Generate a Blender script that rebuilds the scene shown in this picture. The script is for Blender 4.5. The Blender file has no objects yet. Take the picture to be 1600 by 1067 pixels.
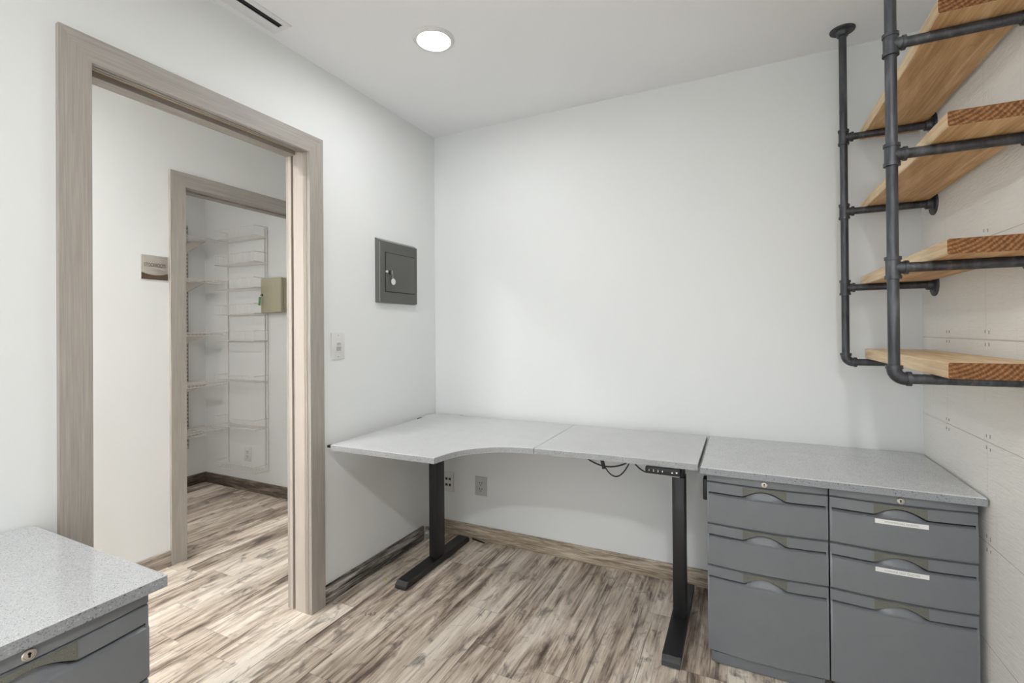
import bpy, bmesh, math, random
from mathutils import Vector, Matrix
random.seed(7)
C = bpy.context.scene.collection
PI = math.pi
H = 2.44            # ceiling height
W = 2.374           # x of the tiled right wall

# ------------------------------------------------------------------ materials
def lin(c):
    return tuple((v/255/12.92 if v/255 <= .04045 else ((v/255+.055)/1.055)**2.4) for v in c) + (1,)

class NT:
    def __init__(s, name):
        s.m = bpy.data.materials.new(name); s.m.use_nodes = True
        s.t = s.m.node_tree; s.N = s.t.nodes; s.L = s.t.links
        s.b = s.N['Principled BSDF']
    def n(s, typ, **kw):
        nd = s.N.new(typ)
        for k, v in kw.items():
            if k.startswith('i_'):
                key = k[2:]
                key = int(key) if key.isdigit() else key.replace('_', ' ')
                if hasattr(v, 'default_value') or isinstance(v, bpy.types.NodeSocket): s.L.new(v, nd.inputs[key])
                else: nd.inputs[key].default_value = v
            else: setattr(nd, k, v)
        return nd
    def math(s, op, a, b=None, c=None):
        nd = s.N.new('ShaderNodeMath'); nd.operation = op
        for i, v in enumerate((a, b, c)):
            if v is None: continue
            if isinstance(v, bpy.types.NodeSocket): s.L.new(v, nd.inputs[i])
            else: nd.inputs[i].default_value = v
        return nd.outputs[0]
    def pos(s, obj=False):
        if obj: return s.n('ShaderNodeTexCoord').outputs['Object']
        return s.n('ShaderNodeNewGeometry').outputs['Position']
    def xyz(s, v):
        nd = s.n('ShaderNodeSeparateXYZ', i_0=v); return nd.outputs
    def comb(s, x, y, z):
        nd = s.N.new('ShaderNodeCombineXYZ')
        for i, v in enumerate((x, y, z)):
            if isinstance(v, bpy.types.NodeSocket): s.L.new(v, nd.inputs[i])
            else: nd.inputs[i].default_value = v
        return nd.outputs[0]
    def scale(s, v, sc):
        nd = s.n('ShaderNodeVectorMath', operation='MULTIPLY', i_0=v, i_1=sc); return nd.outputs[0]
    def noise(s, v, scale=1., detail=4., rough=.55, dist=0.):
        return s.n('ShaderNodeTexNoise', i_Vector=v, i_Scale=scale, i_Detail=detail, i_Roughness=rough, i_Distortion=dist).outputs['Fac']
    def ramp(s, f, stops):
        nd = s.n('ShaderNodeValToRGB', i_0=f); e = nd.color_ramp.elements
        while len(e) > 1: e.remove(e[-1])
        e[0].position = stops[0][0]; e[0].color = stops[0][1]
        for p, c in stops[1:]:
            k = e.new(p); k.color = c
        return nd.outputs[0]
    def mix(s, f, a, b, bt='MIX'):
        nd = s.n('ShaderNodeMix', data_type='RGBA', blend_type=bt)
        for i, v in ((0, f), (6, a), (7, b)):
            if isinstance(v, bpy.types.NodeSocket): s.L.new(v, nd.inputs[i])
            else: nd.inputs[i].default_value = v
        return nd.outputs[2]
    def bump(s, h, strength=.2, dist=.001):
        nd = s.n('ShaderNodeBump', i_Height=h, i_Strength=strength, i_Distance=dist)
        s.L.new(nd.outputs[0], s.b.inputs['Normal'])
    def col(s, v):
        if isinstance(v, bpy.types.NodeSocket): s.L.new(v, s.b.inputs['Base Color'])
        else: s.b.inputs['Base Color'].default_value = v
    def set(s, rough=.5, metal=0., spec=.5):
        for k, v in (('Roughness', rough), ('Metallic', metal), ('Specular IOR Level', spec)):
            if isinstance(v, bpy.types.NodeSocket): s.L.new(v, s.b.inputs[k])
            else: s.b.inputs[k].default_value = v
        return s.m

def g(v): return (v, v, v, 1)

def paint(name, c, rough=.55, bump=.08, spec=.3):
    t = NT(name); p = t.pos()
    n = t.noise(p, 1.3, 2)
    t.col(t.mix(t.math('MULTIPLY', n, .08), lin(c), lin(tuple(int(v*.93) for v in c))))
    t.bump(t.noise(p, 260, 2), bump, .001)
    return t.set(rough, 0, spec)

def plain(name, c, rough=.5, metal=0., spec=.5, bump=0., bs=400):
    t = NT(name); p = t.pos(True)
    n = t.noise(p, 30, 3)
    t.col(t.mix(n, lin(c), lin(tuple(v*.94 for v in c))))
    if bump: t.bump(t.noise(p, bs, 2), bump, .0006)
    return t.set(rough, metal, spec)

def emit(name, c, s):
    t = NT(name); t.col(g(.8))
    t.b.inputs['Emission Color'].default_value = c; t.b.inputs['Emission Strength'].default_value = s
    return t.set(.4)

def floor_mat():
    t = NT('distressed vinyl plank'); p = t.pos(); x, y, z = t.xyz(p)
    pw, pl = .152, .92
    u = t.math('DIVIDE', t.math('ADD', x, 5.03), pw); ix = t.math('FLOOR', u); fx = t.math('FRACT', u)
    r1 = t.n('ShaderNodeTexWhiteNoise', noise_dimensions='1D', i_W=ix).outputs['Value']
    v = t.math('DIVIDE', t.math('ADD', t.math('ADD', y, 9.), t.math('MULTIPLY', r1, pl)), pl)
    iy = t.math('FLOOR', v); fy = t.math('FRACT', v)
    rr = t.n('ShaderNodeTexWhiteNoise', noise_dimensions='3D', i_Vector=t.comb(ix, iy, 3.3))
    rnd = rr.outputs['Value']
    off = t.math('MULTIPLY', rnd, 37.)
    def vec(sx, sy, k=1.): return t.comb(t.math('MULTIPLY', x, sx), t.math('MULTIPLY', y, sy), t.math('MULTIPLY', off, k))
    streak = t.noise(vec(30, 1.7), 1, 8, .70, .5)
    fine = t.noise(vec(190, 8, 1.7), 1, 5, .75, .4)
    blot = t.noise(vec(11, 2.0, 2.3), 1, 5, .66, .9)
    knots = t.noise(vec(16, 8.5, 3.1), 1, 4, .6, .7)
    f = t.math('ADD', t.math('MULTIPLY', streak, .50), t.math('MULTIPLY', fine, .17))
    f = t.math('ADD', f, t.math('MULTIPLY', blot, .52))
    f = t.math('ADD', f, t.math('MULTIPLY', t.math('SUBTRACT', rnd, .5), .11))
    base = t.ramp(f, [(.445, lin((80, 69, 61))), (.508, lin((136, 121, 108))), (.562, lin((184, 169, 153))), (.622, lin((211, 198, 183))), (.70, lin((236, 227, 213)))])
    fine2 = t.ramp(fine, [(.35, g(1)), (.68, g(.25))])
    dk = t.ramp(knots, [(.55, g(0)), (.68, g(1))])
    c = t.mix(t.math('MULTIPLY', t.math('MULTIPLY', dk, .95), fine2), base, lin((84, 76, 72)))
    crack = t.noise(vec(85, 2.2, 5.), 1, 3, .5, .6)
    ck = t.ramp(crack, [(.33, g(1)), (.37, g(0))])
    c = t.mix(t.math('MULTIPLY', ck, .6), c, lin((74, 63, 55)))
    wh = t.noise(vec(42, 1.6, 7.), 1, 4, .6, .4)
    wk = t.ramp(wh, [(.63, g(0)), (.70, g(1))])
    c = t.mix(t.math('MULTIPLY', wk, .55), c, lin((226, 214, 198)))
    ex = t.math('MINIMUM', fx, t.math('SUBTRACT', 1., fx)); ey = t.math('MINIMUM', fy, t.math('SUBTRACT', 1., fy))
    sx = t.math('LESS_THAN', ex, .007); sy = t.math('LESS_THAN', ey, .0016)
    seam = t.math('MAXIMUM', sx, sy)
    c = t.mix(t.math('MULTIPLY', seam, .28), c, lin((84, 73, 64)))
    t.col(c)
    t.bump(t.math('ADD', f, t.math('MULTIPLY', seam, -.6)), .12, .0015)
    return t.set(t.math('ADD', .36, t.math('MULTIPLY', streak, .2)), 0, .35)

def plank_trim(name, axis, cols, seed):
    """distressed plank used as baseboard, streaks along axis (0=x, 1=y)"""
    t = NT(name); x, y, z = t.xyz(t.pos())
    a = (x, y)[axis]
    v1 = t.comb(t.math('MULTIPLY', a, 7.5), t.math('MULTIPLY', z, 150), seed)
    v2 = t.comb(t.math('MULTIPLY', a, 3.), t.math('MULTIPLY', z, 30), seed+3.)
    n = t.math('ADD', t.math('MULTIPLY', t.noise(v1, 1, 6, .7, .8), .6), t.math('MULTIPLY', t.noise(v2, 1, 4, .6, 1.2), .4))
    t.col(t.ramp(n, [(.40, lin(cols[0])), (.47, lin(cols[1])), (.53, lin(cols[2])), (.61, lin(cols[3]))]))
    t.bump(n, .2, .002)
    return t.set(.45, 0, .4)

def casing_mat(name, axis, c1, c2):
    """pale grey-taupe wood laminate, grain along axis"""
    t = NT(name); x, y, z = t.xyz(t.pos())
    if axis == 2: v = t.comb(t.math('MULTIPLY', t.math('ADD', x, y), 300), t.math('MULTIPLY', z, 5), 1.)
    else: v = t.comb(t.math('MULTIPLY', z, 300), t.math('MULTIPLY', y, 5), t.math('MULTIPLY', x, 60))
    n = t.noise(v, 1, 5, .65, .3)
    if axis == 2: v2 = t.comb(t.math('MULTIPLY', t.math('ADD', x, y), 38), t.math('MULTIPLY', z, 2), 5.)
    else: v2 = t.comb(t.math('MULTIPLY', z, 38), t.math('MULTIPLY', y, 2), 5.)
    n2 = t.noise(v2, 1, 3)
    f = t.math('ADD', t.math('MULTIPLY', n, .75), t.math('MULTIPLY', n2, .25))
    t.col(t.ramp(f, [(.34, lin(c2)), (.62, lin(c1))]))
    t.bump(n, .06, .001)
    return t.set(.5, 0, .35)

def speckle(name, base, dark, light, rough, sc=190., dens=.30, spec=.5, bump=0.):
    t = NT(name); p = t.pos()
    c = t.mix(t.noise(p, 14, 4), lin(base), lin(tuple(v*.93 for v in base)))
    v1 = t.n('ShaderNodeTexVoronoi', i_Vector=p, i_Scale=sc)
    sel = t.xyz(v1.outputs['Color'])[0]
    d1 = t.math('MULTIPLY', t.math('LESS_THAN', v1.outputs['Distance'], .40), t.math('LESS_THAN', sel, dens))
    c = t.mix(t.math('MULTIPLY', d1, .62), c, lin(dark))
    v2 = t.n('ShaderNodeTexVoronoi', i_Vector=p, i_Scale=sc*.62)
    sel2 = t.xyz(v2.outputs['Color'])[1]
    d2 = t.math('MULTIPLY', t.math('LESS_THAN', v2.outputs['Distance'], .38), t.math('LESS_THAN', sel2, dens*.75))
    c = t.mix(t.math('MULTIPLY', d2, .55), c, lin(light))
    v3 = t.n('ShaderNodeTexVoronoi', i_Vector=p, i_Scale=sc*.36)
    sel3 = t.xyz(v3.outputs['Color'])[2]
    d3 = t.math('MULTIPLY', t.math('LESS_THAN', v3.outputs['Distance'], .24), t.math('LESS_THAN', sel3, dens*.55))
    c = t.mix(t.math('MULTIPLY', d3, .6), c, lin(tuple(v*.55 for v in dark)))
    t.col(c)
    return t.set(rough, 0, spec)

def pipe_mat():
    t = NT('black iron pipe'); p = t.pos()
    n = t.noise(t.scale(p, (60, 60, 9)), 1, 4, .6)
    t.col(t.ramp(n, [(.3, lin((58, 59, 63))), (.6, lin((82, 84, 88))), (.75, lin((108, 109, 112)))]))
    return t.set(.42, .55, .5)

def pine(name, cols, sx=1.):
    t = NT(name); x, y, z = t.xyz(t.pos(True))
    v = t.comb(t.math('MULTIPLY', x, 26), t.math('MULTIPLY', y, 2.2), t.math('MULTIPLY', z, 26))
    n = t.noise(v, 1, 5, .6, 1.1)
    w = t.noise(t.comb(t.math('MULTIPLY', x, 150), t.math('MULTIPLY', y, 7), t.math('MULTIPLY', z, 150)), 1, 3)
    k = t.noise(t.comb(t.math('MULTIPLY', x, 9), t.math('MULTIPLY', y, 5.), t.math('MULTIPLY', z, 9)), 1, 2, .5, 2.2)
    f = t.math('ADD', t.math('MULTIPLY', n, .7), t.math('MULTIPLY', w, .3))
    c = t.ramp(f, [(.36, lin(cols[0])), (.52, lin(cols[1])), (.66, lin(cols[2]))])
    kk = t.ramp(k, [(.66, g(0)), (.75, g(1))])
    c = t.mix(t.math('MULTIPLY', kk, .5), c, lin(cols[3]))
    t.col(c); t.bump(w, .12, .001)
    return t.set(.6, 0, .3)

def endgrain():
    t = NT('sawn end grain'); x, y, z = t.xyz(t.pos(True))
    rad = t.math('SQRT', t.math('ADD', t.math('POWER', t.math('ADD', x, .125), 2.), t.math('POWER', t.math('SUBTRACT', z, .15), 2.)))
    rnd = t.n('ShaderNodeObjectInfo').outputs['Random']
    nn = t.noise(t.comb(t.math('MULTIPLY', x, 40), 0., t.math('MULTIPLY', z, 40)), 1, 4, .6, .5)
    s = t.math('SINE', t.math('ADD', t.math('MULTIPLY', rad, 640.), t.math('MULTIPLY', nn, 3.)))
    saw = t.noise(t.comb(t.math('MULTIPLY', t.math('ADD', x, t.math('MULTIPLY', z, .5)), 240), t.math('MULTIPLY', rnd, 30.), t.math('MULTIPLY', z, 90)), 1, 4, .65)
    f = t.math('ADD', t.math('MULTIPLY', t.math('ADD', s, 1.), .12), t.math('MULTIPLY', saw, .72))
    t.col(t.ramp(f, [(.28, lin((84, 56, 35))), (.5, lin((122, 84, 53))), (.78, lin((168, 126, 86)))]))
    t.bump(saw, .3, .001)
    return t.set(.8, 0, .15)

def tile_mat():
    t = NT('pale grey textured wall tile'); x, y, z = t.xyz(t.pos())
    th, tw = .305, .61
    u = t.math('DIVIDE', t.math('ADD', z, .305*10-.894), th); iz = t.math('FLOOR', u); fz = t.math('FRACT', u)
    sh = t.math('MULTIPLY', t.math('MODULO', iz, 2.), .5)
    v = t.math('ADD', t.math('DIVIDE', t.math('ADD', y, 6.1+.25), tw), sh); iy = t.math('FLOOR', v); fy = t.math('FRACT', v)
    rnd = t.n('ShaderNodeTexWhiteNoise', noise_dimensions='3D', i_Vector=t.comb(iy, iz, 1.)).outputs['Value']
    wv = t.comb(t.math('MULTIPLY', y, 15), t.math('MULTIPLY', z, 85), t.math('MULTIPLY', rnd, 20))
    n = t.noise(wv, 1, 3, .5, 1.6)
    c = t.mix(t.math('MULTIPLY', rnd, .25), lin((246, 244, 239)), lin((242, 240, 235)))
    c = t.mix(t.math('MULTIPLY', n, .35), c, lin((226, 223, 217)))
    ez = t.math('MINIMUM', fz, t.math('SUBTRACT', 1., fz)); ey = t.math('MINIMUM', fy, t.math('SUBTRACT', 1., fy))
    jz = t.math('LESS_THAN', ez, .0042); jy = t.math('MULTIPLY', t.math('LESS_THAN', ey, .0016), .5)
    j = t.math('MAXIMUM', jz, jy)
    jn = t.noise(t.comb(t.math('MULTIPLY', y, 4), t.math('MULTIPLY', z, 3), 4.), 1, 2)
    c = t.mix(t.math('MULTIPLY', j, t.math('MULTIPLY', jn, 1.1)), c, lin((152, 138, 122)))
    # vertical chalky trowel streaks
    st = t.noise(t.comb(t.math('MULTIPLY', y, 42), t.math('MULTIPLY', z, 1.3), 9.), 1, 3)
    c = t.mix(t.math('MULTIPLY', t.ramp(st, [(.62, g(0)), (.68, g(1))]), .25), c, lin((222, 220, 214)))
    t.col(c)
    t.bump(t.math('SUBTRACT', t.noise(wv, 1, 2, .4, 1.6), t.math('MULTIPLY', j, .8)), .5, .004)
    return t.set(.5, 0, .35)

def wood_sign():
    t = NT('dark walnut band'); x, y, z = t.xyz(t.pos())
    n = t.noise(t.comb(t.math('MULTIPLY', y, 14), t.math('MULTIPLY', z, 260), 0.), 1, 4)
    t.col(t.ramp(n, [(.3, lin((66, 50, 40))), (.7, lin((92, 73, 60)))])); return t.set(.45)

M = {}
M['wall'] = paint('off white wall paint', (230, 232, 231))
M['ceiling'] = paint('white ceiling paint', (243, 244, 245), .7)
M['hall'] = paint('off white hall paint', (233, 234, 233))
M['floor'] = floor_mat()
M['base_left'] = plank_trim('dark grey plank baseboard', 1, ((28, 26, 25), (86, 82, 78), (128, 123, 117), (196, 190, 181)), 2.)
M['base_back'] = plank_trim('tan grey plank baseboard', 0, ((112, 100, 86), (156, 142, 124), (182, 168, 148), (210, 199, 182)), 5.)
M['base_stock'] = plank_trim('brown plank baseboard', 0, ((56, 48, 43), (92, 81, 73), (120, 107, 96), (156, 145, 133)), 8.)
M['base_stock_y'] = plank_trim('brown plank baseboard side', 1, ((50, 43, 38), (86, 76, 68), (110, 98, 88), (146, 136, 124)), 9.)
M['base_hall'] = plank_trim('grey plank baseboard hall', 1, ((120, 110, 100), (150, 140, 130), (176, 166, 155), (200, 192, 182)), 11.)
M['casing_v'] = casing_mat('grey oak casing upright', 2, (172, 166, 158), (148, 142, 135))
M['casing_h'] = casing_mat('grey oak casing head', 1, (170, 165, 158), (147, 142, 136))
M['jamb'] = casing_mat('grey oak jamb', 2, (188, 179, 170), (178, 169, 160))
M['slot'] = plain('raw brown pocket track', (160, 126, 84), .7)
M['slot_dark'] = plain('dark pocket slot', (92, 80, 68), .8)
M['desk'] = speckle('grey speckled laminate', (210, 211, 211), (164, 166, 167), (222, 223, 223), .34, 420, .34, .5)
M['desk_edge'] = speckle('grey speckled edge band', (166, 168, 168), (112, 115, 117), (190, 192, 192), .45, 330, .42)
M['quartz'] = speckle('grey speckled counter laminate', (204, 206, 207), (142, 144, 146), (230, 232, 233), .075, 560, .5, .7)
M['quartz_edge'] = speckle('grey speckled counter edge', (146, 149, 153), (92, 95, 99), (172, 175, 180), .4, 300, .42)
M['steel'] = plain('charcoal painted steel', (114, 117, 121), .34, .0, .5, .05, 900)
M['steel_dark'] = plain('dark recess steel', (70, 72, 75), .5)
M['gap_and_shade'] = plain('black slots and recess shade', (18, 18, 19), .8)
M['pull'] = speckle('textured olive grey pull', (104, 105, 97), (84, 85, 77), (122, 123, 114), .55, 700, .4, .4)
M['black'] = plain('black powder coated steel', (28, 28, 29), .42, 0, .5, .04, 900)
M['rubber'] = plain('black plastic', (22, 22, 23), .5)
M['cable'] = plain('black cable sheath', (16, 16, 17), .5)
M['chrome'] = plain('brushed nickel', (206, 203, 196), .25, .9)
M['keyhole'] = plain('dark keyhole', (24, 22, 20), .6)
M['pipe'] = pipe_mat()
M['pine'] = pine('golden pine underside', ((178, 138, 94), (206, 168, 122), (226, 194, 152), (138, 94, 56)))
M['pine_pale'] = pine('pale pine plank', ((206, 176, 136), (226, 200, 162), (240, 220, 188), (184, 138, 92)))
M['endgrain'] = endgrain()
M['tile'] = tile_mat()
M['mark'] = plain('grey spacer mark', (176, 174, 168), .8)
M['mark_dark'] = plain('dark spacer mark', (138, 136, 131), .8)
M['caulk'] = plain('white caulk', (236, 236, 232), .5)
M['white'] = plain('white plastic', (226, 226, 222), .35)
M['grey_plastic'] = plain('light grey plastic', (178, 178, 174), .4)
M['dark_plastic'] = plain('dark socket plastic', (60, 60, 60), .5)
M['outlet_grey'] = plain('pale grey plate', (196, 196, 193), .4)
M['panel'] = plain('dark grey panel steel', (88, 89, 84), .45, 0, .5, .04, 700)
M['panel_edge'] = plain('paler panel edge', (138, 140, 136), .4, .2)
M['beige'] = plain('beige enamelled steel', (178, 172, 148), .45, 0, .45)
M['green'] = plain('green plastic fob', (86, 158, 92), .4)
M['label'] = plain('white label tape', (232, 232, 230), .45)
M['ink'] = plain('grey print', (150, 150, 150), .6)
M['ink_dark'] = plain('dark print', (62, 56, 52), .6)
M['floor_ink'] = plain('brown floor print', (104, 92, 80), .6)
M['sign'] = plain('taupe sign plastic', (170, 163, 155), .4)
M['sign_band'] = wood_sign()
M['wire'] = plain('white coated wire', (232, 230, 226), .4)
M['slotmetal'] = plain('white slotted standard', (186, 181, 173), .45)
M['led'] = emit('white button legend', (1, 1, 1, 1), .35)
M['lamp'] = emit('lit diffuser', (.99, .995, 1, 1), 135.)
M['lamp_key'] = emit('brightly lit diffuser', (.99, .995, 1, 1), 620.)
M['fill_hall'] = emit('added hall fill diffuser', (1, .985, .97, 1), 510.)
M['fill_stock'] = emit('added stockroom fill diffuser', (1, .965, .93, 1), 400.)
M['lamp_ring'] = plain('white lamp trim', (228, 228, 226), .4)
M['vent'] = plain('white air diffuser', (240, 240, 240), .45)
_t = NT('clear fill window glass'); _o = _t.N['Material Output']
_m = _t.n('ShaderNodeMixShader', i_0=.08); _t.L.new(_t.n('ShaderNodeBsdfTransparent').outputs[0], _m.inputs[1]); _t.L.new(_t.n('ShaderNodeBsdfGlossy', i_Roughness=.02).outputs[0], _m.inputs[2]); _t.L.new(_m.outputs[0], _o.inputs['Surface'])
M['glass'] = _t.m
M['debris_y'] = plain('yellow scrap', (198, 186, 96), .6)
M['debris_w'] = plain('cream scrap', (212, 202, 184), .6)

# ------------------------------------------------------------------ mesh builder
class MB:
    def __init__(s): s.v = []; s.f = []; s.m = []; s.s = []
    def add(s, vs, fs, m=0, smooth=False, mats=None):
        o = len(s.v); s.v += [tuple(v) for v in vs]
        for i, f in enumerate(fs):
            s.f.append([o+k for k in f]); s.m.append(mats[i] if mats else m); s.s.append(smooth)
        return s
    def box(s, x0, y0, z0, x1, y1, z1, m=0, bev=0., seg=2, rot=None, faces=None):
        bm = bmesh.new(); bmesh.ops.create_cube(bm, size=1)
        for v in bm.verts:
            v.co = Vector(((x0+x1)/2+v.co.x*(x1-x0), (y0+y1)/2+v.co.y*(y1-y0), (z0+z1)/2+v.co.z*(z1-z0)))
        if bev: bmesh.ops.bevel(bm, geom=bm.edges[:], offset=bev, segments=seg, affect='EDGES', profile=.5, clamp_overlap=True)
        if rot is not None:
            c = Vector(((x0+x1)/2, (y0+y1)/2, (z0+z1)/2))
            for v in bm.verts: v.co = c + rot @ (v.co-c)
        bm.normal_update(); bm.verts.index_update()
        mats = None
        if faces: mats = [faces(f.normal) for f in bm.faces]
        s.add([v.co.copy() for v in bm.verts], [[v.index for v in f.verts] for f in bm.faces], m, bool(bev), mats)
        bm.free(); return s
    def prism(s, pts, z0, z1, m=0, mside=None):
        """polygon (x, y) counter-clockwise, extruded in z"""
        n = len(pts); ms = m if mside is None else mside
        vs = [(x, y, z0) for x, y in pts]+[(x, y, z1) for x, y in pts]
        fs = [list(range(n))[::-1], list(range(n, 2*n))]+[[i, (i+1) % n, n+(i+1) % n, n+i] for i in range(n)]
        return s.add(vs, fs, mats=[m, m]+[ms]*n)
    def tube(s, pts, r, n=12, m=0, caps=True):
        pts = [Vector(p) for p in pts]; k = len(pts); rings = []
        t0 = (pts[1]-pts[0]).normalized(); a = Vector((0, 0, 1)) if abs(t0.z) < .9 else Vector((1, 0, 0))
        u = t0.cross(a).normalized()
        for i, p in enumerate(pts):
            t = (pts[min(i+1, k-1)]-pts[max(i-1, 0)]).normalized()
            u = (u-t*u.dot(t)).normalized(); w = t.cross(u)
            rr = r[i] if isinstance(r, (list, tuple)) else r
            rings += [p+(u*math.cos(2*PI*j/n)+w*math.sin(2*PI*j/n))*rr for j in range(n)]
        fs = [[i*n+j, i*n+(j+1) % n, (i+1)*n+(j+1) % n, (i+1)*n+j] for i in range(k-1) for j in range(n)]
        s.add(rings, fs, m, True)
        if caps:
            s.add(rings[:n], [list(range(n))[::-1]], m); s.add(rings[-n:], [list(range(n))], m)
        return s
    def lathe(s, c, axis, prof, n=28, m=0):
        """prof: (radius, height) along axis from c"""
        ax = Vector(axis).normalized(); a = Vector((0, 0, 1)) if abs(ax.z) < .9 else Vector((1, 0, 0))
        u = ax.cross(a).normalized(); w = ax.cross(u); c = Vector(c); vs = []
        for r, h in prof: vs += [c+ax*h+(u*math.cos(2*PI*j/n)+w*math.sin(2*PI*j/n))*r for j in range(n)]
        k = len(prof)
        s.add(vs, [[i*n+j, i*n+(j+1) % n, (i+1)*n+(j+1) % n, (i+1)*n+j] for i in range(k-1) for j in range(n)], m, True)
        s.add(vs[:n], [list(range(n))[::-1]], m); s.add(vs[-n:], [list(range(n))], m)
        return s
    def text(s, body, o, right, up, size, m=0, xs=1., depth=.0004, bold=0.):
        cu = bpy.data.curves.new('t', 'FONT'); cu.body = body; cu.size = size; cu.offset = bold; cu.align_x = 'CENTER'; cu.align_y = 'CENTER'
        ob = bpy.data.objects.new('t', cu); C.objects.link(ob); bpy.context.view_layer.update()
        me = ob.evaluated_get(bpy.context.evaluated_depsgraph_get()).to_mesh()
        R = Vector(right).normalized(); U = Vector(up).normalized(); Nn = R.cross(U); o = Vector(o)+Nn*depth
        s.add([o+R*v.co.x*xs+U*v.co.y for v in me.vertices], [list(p.vertices) for p in me.polygons], m)
        C.objects.unlink(ob); bpy.data.objects.remove(ob); bpy.data.curves.remove(cu)
        return s
    def build(s, name, mats, parent=None, loc=None):
        me = bpy.data.meshes.new(name)
        me.from_pydata(s.v, [], s.f)
        for mt in (mats if isinstance(mats, (list, tuple)) else [mats]): me.materials.append(M[mt])
        for p, mi, sm in zip(me.polygons, s.m, s.s): p.material_index = mi; p.use_smooth = sm
        if any(s.s):
            bm = bmesh.new(); bm.from_mesh(me); bmesh.ops.recalc_face_normals(bm, faces=bm.faces)
            for e in bm.edges:
                if len(e.link_faces) == 2 and e.calc_face_angle(0) > math.radians(38): e.smooth = False
            bm.to_mesh(me); bm.free()
        else:
            bm = bmesh.new(); bm.from_mesh(me); bmesh.ops.recalc_face_normals(bm, faces=bm.faces); bm.to_mesh(me); bm.free()
        me.update()
        o = bpy.data.objects.new(name, me); C.objects.link(o)
        if parent: o.parent = parent
        if loc: o.location = loc
        return o

def tag(o, label=None, cat=None, group=None, kind=None):
    for k, v in (('label', label), ('category', cat), ('group', group), ('kind', kind)):
        if v: o[k] = v
    return o
def thing(name, label, cat, loc=(0, 0, 0), rz=0., group=None):
    o = bpy.data.objects.new(name, None); C.objects.link(o); o.location = loc; o.rotation_euler = (0, 0, rz)
    o.empty_display_size = .05
    return tag(o, label, cat, group)
def copy_tree(o, parent=None):
    c = o.copy(); C.objects.link(c); c.parent = parent
    for ch in list(o.children): copy_tree(ch, c)
    return c
def struct(name, mb, mats, parent=None, label=None, cat=None):
    o = mb.build(name, mats, parent)
    if not parent: tag(o, label, cat, None, 'structure')
    return o

# ------------------------------------------------------------------ room shell
YF = -6.0           # wall behind the camera
WT = .115           # partition thickness
DY0, DY1, DZ = -1.74, -.966, 2.028       # near doorway opening
HX = -1.04          # hall side face of the stockroom partition
EY0, EY1, EZ = -.886, -.12, 2.035        # stockroom doorway
SX = -2.31          # far stockroom wall
struct('floor', MB().box(SX-.1, YF-.1, -.08, W+.1, .1, 0), 'floor', None, 'grey brown distressed wood look plank floor', 'floor')
struct('ceiling', MB().box(SX-.1, YF-.1, H, W+.1, .1, H+.08), 'ceiling', None, 'white ceiling', 'ceiling')
struct('wall_back', MB().box(SX-.1, 0, 0, W+.1, .1, H), 'wall', None, 'pale off white back wall behind the desk', 'wall')
wr = MB().box(W, YF, 0, W+.1, 0, H)
def wmark(y, z, m, w=.004, h=.012): wr.box(W-.0006, y-w/2, z-h/2, W+.0004, y+w/2, z+h/2, m)
for (y, z) in ((-.25, .894), (-.56, .894), (-.262, 1.203), (-.56, 1.203), (-.56, 1.508), (-.25, 1.508), (-.555, .589), (-.86, .894)):
    for dy in (-.014, .010):
        for dz in (-.018, .018):
            if (y, z) == (-.25, 1.508): continue
            wmark(y+dy, z+dz+random.uniform(-.003, .003), random.choice((1, 1, 2)), .0045, random.uniform(.008, .013))
wr.box(W-.0008, -.245, .890, W+.0004, -.002, .897, 3)
wr.box(W-.0008, -.80, 1.2005, W+.0004, -.27, 1.2035, 3)
struct('wall_right', wr, ['tile', 'mark', 'mark_dark', 'caulk'], None, 'pale grey textured tile wall with fine seams', 'wall')
WX0, WX1, WZ0, WZ1 = .08, 2.29, .10, 1.70
struct('wall_front', MB().box(SX-.1, YF-.1, 0, WX0, YF, H).box(WX1, YF-.1, 0, W+.1, YF, H).box(WX0, YF-.1, 0, WX1, YF, WZ0).box(WX0, YF-.1, WZ1, WX1, YF, H), 'wall', None, 'off white wall behind the viewer with an added window', 'wall')
wn = thing('fill_window_1', 'wide white framed window added behind the viewer for fill light', 'window'); wn['kind'] = 'structure'  # invented window, lets fill daylight in from behind the viewer
MB().box(WX0, YF-.08, WZ0, WX0+.05, YF-.03, WZ1).box(WX1-.05, YF-.08, WZ0, WX1, YF-.03, WZ1).box(WX0+.05, YF-.08, WZ0, WX1-.05, YF-.03, WZ0+.05).box(WX0+.05, YF-.08, WZ1-.05, WX1-.05, YF-.03, WZ1).box((WX0+WX1)/2-.02, YF-.08, WZ0+.05, (WX0+WX1)/2+.02, YF-.03, WZ1-.05).build('fill_window_frame', 'white', wn)
MB().box(WX0+.05, YF-.057, WZ0+.05, WX1-.05, YF-.053, WZ1-.05).build('pane', 'glass', wn)
wl = MB().box(-WT, YF, 0, 0, DY0-.02, H).box(-WT, DY1+.02, 0, 0, 0, H).box(-WT, DY0-.02, DZ+.03, 0, DY1+.02, H)
struct('wall_left', wl, 'wall', None, 'pale off white left wall with the doorway', 'wall')
wh = MB().box(HX-WT, YF, 0, HX, EY0-.018, H).box(HX-WT, EY1+.018, 0, HX, 0, H).box(HX-WT, EY0-.018, EZ+.02, HX, EY1+.018, H)
struct('wall_hall', wh, 'hall', None, 'white hallway wall with the stockroom doorway', 'wall')
struct('wall_stockroom', MB().box(SX-.1, YF, 0, SX, 0, H), 'hall', None, 'far white stockroom wall behind the brackets', 'wall')
struct('wall_stockroom_side', MB().box(SX, -2.5, 0, HX-WT, -2.4, H), 'hall', None, 'near white stockroom side wall', 'wall')

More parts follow.
